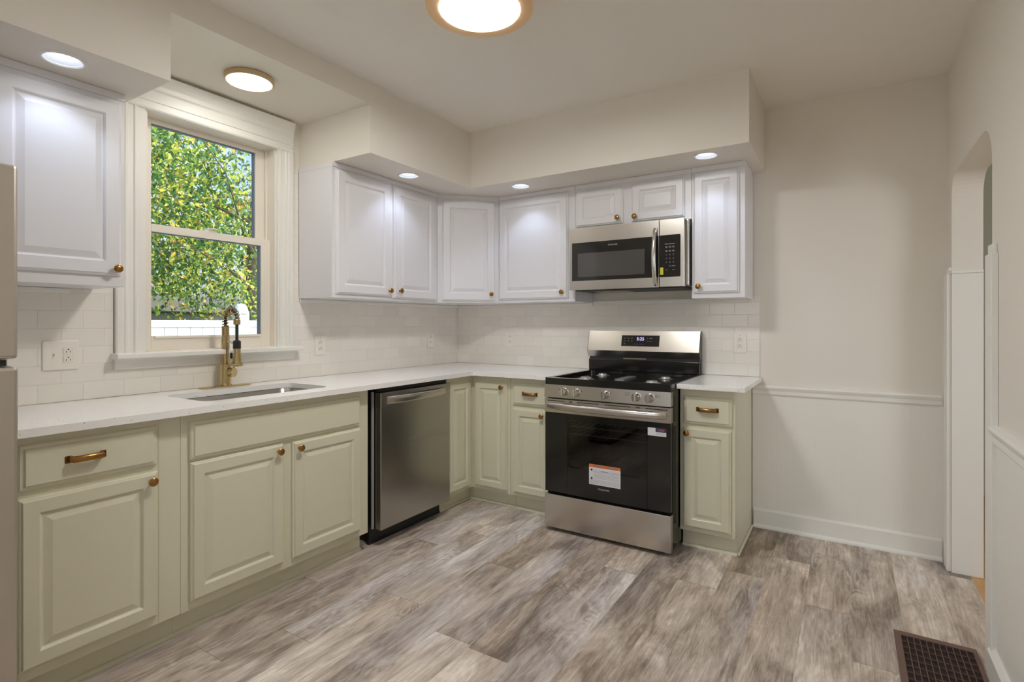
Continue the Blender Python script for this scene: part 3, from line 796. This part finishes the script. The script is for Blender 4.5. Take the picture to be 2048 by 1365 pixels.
k = 1
for rr_ in range(3):
    for cc in range(3):
        text('key_digit', str(k), .0115, M['print'], kp, (.637+.021*cc, -.3928, .190-.0225*rr_), (PI/2, 0, 0)); k += 1
text('key_digit', '0', .0115, M['print'], kp, (.658, -.3928, .1225), (PI/2, 0, 0))
m = MB()
for x in (.628, .650, .669): m.box(x, x+.019, -.3929, -.3925, .253, .2555)
for zz in (.237, .2135):
    for x in (.631, .652, .672): m.box(x, x+.014, -.3929, -.3925, zz, zz+.0022); m.box(x+.001, x+.012, -.3929, -.3925, zz-.005, zz-.003)
m.box(.669, .690, -.3929, -.3925, .121, .1245); m.box(.630, .645, -.3929, -.3925, .099, .1005); m.box(.671, .687, -.3929, -.3925, .099, .1005)
m.obj('key_print', M['print'], kp)
box('yellow_sticker', M['yellow'], cpn, .6, .619, -.3934, -.3927, .073, .116)

# ------------------------------------------------------------------ refrigerator
r = thing('refrigerator', 'stainless steel bottom-freezer refrigerator at the left edge of the picture', 'refrigerator', (0, -3.945, 0), PI/2)
m = MB(); m.box(.005, .905, -.725, -.04, .03, 1.675, .004); m.obj('cabinet', M['steel_dark'], r)
m = MB(); m.box(0, .909, -.800, -.730, 1.142, 1.690, .010, 3); m.obj('upper_door', M['steel_fridge'], r)
m = MB(); m.box(0, .909, -.803, -.730, .060, 1.120, .010, 3); m.obj('freezer_door', M['steel_fridge'], r)
box('hinge', M['black_matte'], r, .82, .885, -.790, -.735, 1.123, 1.139)
box('base_grille', M['black_matte'], r, .02, .89, -.74, -.10, 0, .055)
for zz in (0,):
    MB().tube([(.08, -.845, 1.20), (.08, -.845, 1.62)], .012, 12).obj('handle', M['steel'], r)

# ------------------------------------------------------------------ lights
GL = 'recessed downlights in the soffit'
def downlight(label, x, y):
    r = thing('recessed_light', label, 'light', (x, y, SOF), 0, GL)
    m = MB(); m.lathe([(.054, .004), (.054, -.001), (.058, -.005), (.068, -.004), (.071, -.0005), (.071, .0), (.054, .004)], seg=40, cap=False); m.obj('trim_ring', M['trim'], r)
    prof = [(.0545, -.002)]
    for k in range(5): prof += [(.0538-.0017*k, .0005+.0026*k), (.0526-.0017*k, .0022+.0026*k)]
    prof += [(.0450, .0135)]
    m = MB(); m.lathe(prof+[(.0555, .0135), (.0555, -.002)], seg=40, cap=False); m.obj('baffle', M['baffle'], r, 20)
    MB().lathe([(.0555, .0150), (.0455, .0132), (.020, .0120), (.0, .0118)], seg=36, cap=False).obj('lens', M['lens'], r)
    ld_ = bpy.data.lights.get('bulb') or bpy.data.lights.new('bulb', 'SPOT')
    ld_.energy = 3.5; ld_.color = (.66, .77, 1); ld_.spot_size = math.radians(112); ld_.spot_blend = .55; ld_.shadow_soft_size = .03
    b_ = bpy.data.objects.new('bulb', ld_); COL.objects.link(b_); b_.parent = r; b_.location = (0, 0, .007)
    return r
d0 = downlight('recessed downlight in the soffit left of the window, above the refrigerator side cabinet', *DOWN[0])
dup(d0, (*DOWN[1], SOF), None, 'recessed downlight above the two-door wall cabinet right of the window')
dup(d0, (*DOWN[2], SOF), None, 'recessed downlight above the single-door cabinet near the corner')
dup(d0, (*DOWN[3], SOF), None, 'recessed downlight above the narrow cabinet right of the microwave')
r = thing('disc_light', 'small round gold-rimmed disc light on the recess ceiling above the window', 'light', (.342, -2.064, REC))
m = MB(); m.lathe([(.104, 0), (.110, -.004), (.110, -.022), (.106, -.027), (.1, -.026), (.1, 0)], seg=48, cap=False); m.obj('rim', M['rim'], r)
MB().lathe([(.1005, -.022), (.096, -.027), (.08, -.031), (.05, -.034), (.0, -.035)], seg=48, cap=False).obj('lens', M['lens_warm'], r)
r = thing('ceiling_light', 'large round gold flush-mount ceiling light with glowing white diffuser', 'light', (1.592, -1.905, H))
m = MB(); m.lathe([(.09, 0), (.12, -.02), (.200, -.085), (.2055, -.090), (.2055, -.095), (.200, -.096), (.156, -.100), (.150, -.092), (.148, -.02)], seg=64, cap=False); m.obj('pan', M['gold'], r)
MB().lathe([(.152, -.092), (.152, -.099), (.149, -.1025), (.09, -.105), (.0, -.106)], seg=64, cap=False).obj('diffuser', M['shade'], r)

# ------------------------------------------------------------------ floor register
r = thing('floor_register', 'brown metal grid floor vent set beside the right wall', 'vent', (3.0715, -1.20, 0))
X0, X1, Y0, Y1 = -.1275, .1275, -.27, .27
m = MB(); m.holed([(X0, Y0), (X1, Y0), (X1, Y1), (X0, Y1)], [[(X0+.022, Y0+.03), (X1-.014, Y0+.03), (X1-.014, Y1-.03), (X0+.022, Y1-.03)]], 0, .008)
m.obj('frame', M['vent'], r)
box('damper', M['vent_dark'], r, X0+.020, X1-.012, Y0+.028, Y1-.028, .0, .0012)
nx = 11; x0, x1 = X0+.022, X1-.014
for k in range(1, nx):
    x = x0+(x1-x0)*k/nx; box('grid_bar', M['vent'], r, x-.0014, x+.0014, Y0+.03, Y1-.03, .0012, .0075)
ny = 11
for k in range(1, ny):
    y = Y0+.03+(Y1-Y0-.06)*k/ny; box('grid_bar', M['vent'], r, x0, x1, y-.0012, y+.0012, .0012, .0068)

# ------------------------------------------------------------------ outdoors
rnd = random.Random(7)
GZ = -.55
o = MB(); o.box(-14, -.3, -8, 10, GZ-.1, GZ); struct(o.obj('ground', M['grass']))
r = thing('garden_fence', 'white vinyl privacy fence with domed posts outside the window', 'fence', (-4.2, 0, GZ))
m = MB()
for k in range(46):
    y = -2.6+.15*k; m.box(-.02, .02, y, y+.146, .05, 1.74, .003)
m.obj('board_panel', M['fence'], r)
m = MB(); m.box(-.035, .035, -2.6, 4.3, 1.74, 1.83, .004); m.box(-.035, .035, -2.6, 4.3, .1, .2, .004); m.obj('rail', M['fence'], r)
for y in (-.66, .62, 1.9, -1.9):
    m = MB(); m.box(-.075, .075, y-.075, y+.075, 0, 1.92, .004); m.lathe([(.095, 1.92), (.095, 1.94), (.085, 1.99), (.06, 2.04), (.0, 2.06)], (0, y, 0), seg=20)
    m.obj('post', M['fence'], r)
r = thing('garden_shed', 'dark grey sided shed behind the white fence', 'shed', (-6.95, 1.7, GZ))
m = MB(); m.box(-.6, .58, -1.5, 1.5, 0, 1.98)
for k in range(13): m.box(.575, .592, -1.5, 1.5, .03+.15*k, .15+.15*k)
m.obj('wall', M['shed'], r)
m = MB(); m.loops([[(-.68, -1.6, 1.98), (.68, -1.6, 1.98), (0, -1.6, 2.25)], [(-.68, 1.6, 1.98), (.68, 1.6, 1.98), (0, 1.6, 2.25)]]); m.obj('roof', M['roof'], r)

def leaves(m, n, cx, cy, cz, rx, ry, rz_, size):
    for _ in range(n):
        while True:
            a = Vector((rnd.uniform(-1, 1), rnd.uniform(-1, 1), rnd.uniform(-1, 1)))
            if a.length <= 1: break
        p = Vector((cx+a.x*rx, cy+a.y*ry, cz+a.z*rz_)); L = size*rnd.uniform(.7, 1.35); wd = L*rnd.uniform(.20, .32)
        d = Vector((rnd.uniform(-.8, .8), rnd.uniform(-.8, .8), rnd.uniform(-1.2, .3))).normalized()
        s = d.cross(Vector((rnd.uniform(-1, 1), rnd.uniform(-1, 1), rnd.uniform(-1, 1)))).normalized()
        nrm = d.cross(s)
        v = [m.bm.verts.new(q) for q in (p, p+d*L*.4+s*wd+nrm*wd*.3, p+d*L, p+d*L*.4-s*wd+nrm*wd*.3)]
        m.bm.faces.new(v)
def tree(label, loc, trunk, branches, blobs, name='tree'):
    r = thing(name, label, 'tree', loc)
    MB().tube(trunk, [max(.04, .16-.018*k) for k in range(len(trunk))], 12).obj('trunk', M['bark'], r)
    for b in branches:
        MB().tube(b, [max(.008, .035-.008*k) for k in range(len(b))], 7).obj('branch', M['bark'], r)
    m = MB()
    for b in blobs: leaves(m, *b)
    f = m.obj('foliage', M['leaf'], r); f['kind'] = 'stuff'
    return r
def br(p, d, n=5, l=.45, jit=.28):
    p = Vector(p); d = Vector(d).normalized(); out = [p.copy()]
    for _ in range(n):
        p = p+d*l; out.append(p.copy()); d = (d+Vector((rnd.uniform(-jit, jit), rnd.uniform(-jit, jit), rnd.uniform(-jit, jit)))).normalized()
    return out
tr = [(0, 0, 0), (.02, .03, 1.0), (-.03, .06, 2.0), (.05, .02, 3.0), (.02, .1, 4.0), (.05, .05, 5.0)]
tree('leafy tree with grey trunk leaning over the fence at the right of the window', (-5.3, 1.45, GZ), tr,
     [br((0, .05, 2.3), (.6, -1, .5)), br((.02, .03, 2.9), (.8, -.7, .2)), br((0, .05, 3.1), (.3, 1, .6)), br((.03, .05, 3.6), (1, -.2, .5)), br((.03, .08, 2.6), (1, .5, -.35)), br((0, .05, 3.4), (.4, -1, .1))],
     [(3300, .35, -1.05, 3.2, .7, 1.35, 1.2, .075), (900, -.35, .3, 2.9, .4, 1.0, .9, .075), (1500, .5, -.9, 4.4, .8, 1.6, .9, .08), (1100, .5, -.6, 2.15, .5, 1.6, .36, .07), (300, .3, .1, 3.6, .4, .7, .7, .07)])
tr = [(0, 0, 0), (.03, .0, 1.2), (-.05, .05, 2.4), (.0, .1, 3.6), (.05, .05, 5.0)]
tree('taller yellow-green tree behind the fence at the left of the window', (-9.6, -.6, GZ), tr,
     [br((0, 0, 2.4), (.8, -.5, .4)), br((0, .05, 2.8), (.8, .5, .3)), br((0, .05, 3.2), (.5, -1, .5))],
     [(7000, .3, 1.0, 4.2, 1.6, 3.2, 2.1, .14), (3500, .3, 2.8, 3.8, 1.2, 1.8, 1.9, .14), (3000, .3, 1.4, 6.2, 1.5, 3.2, 1.2, .15)])
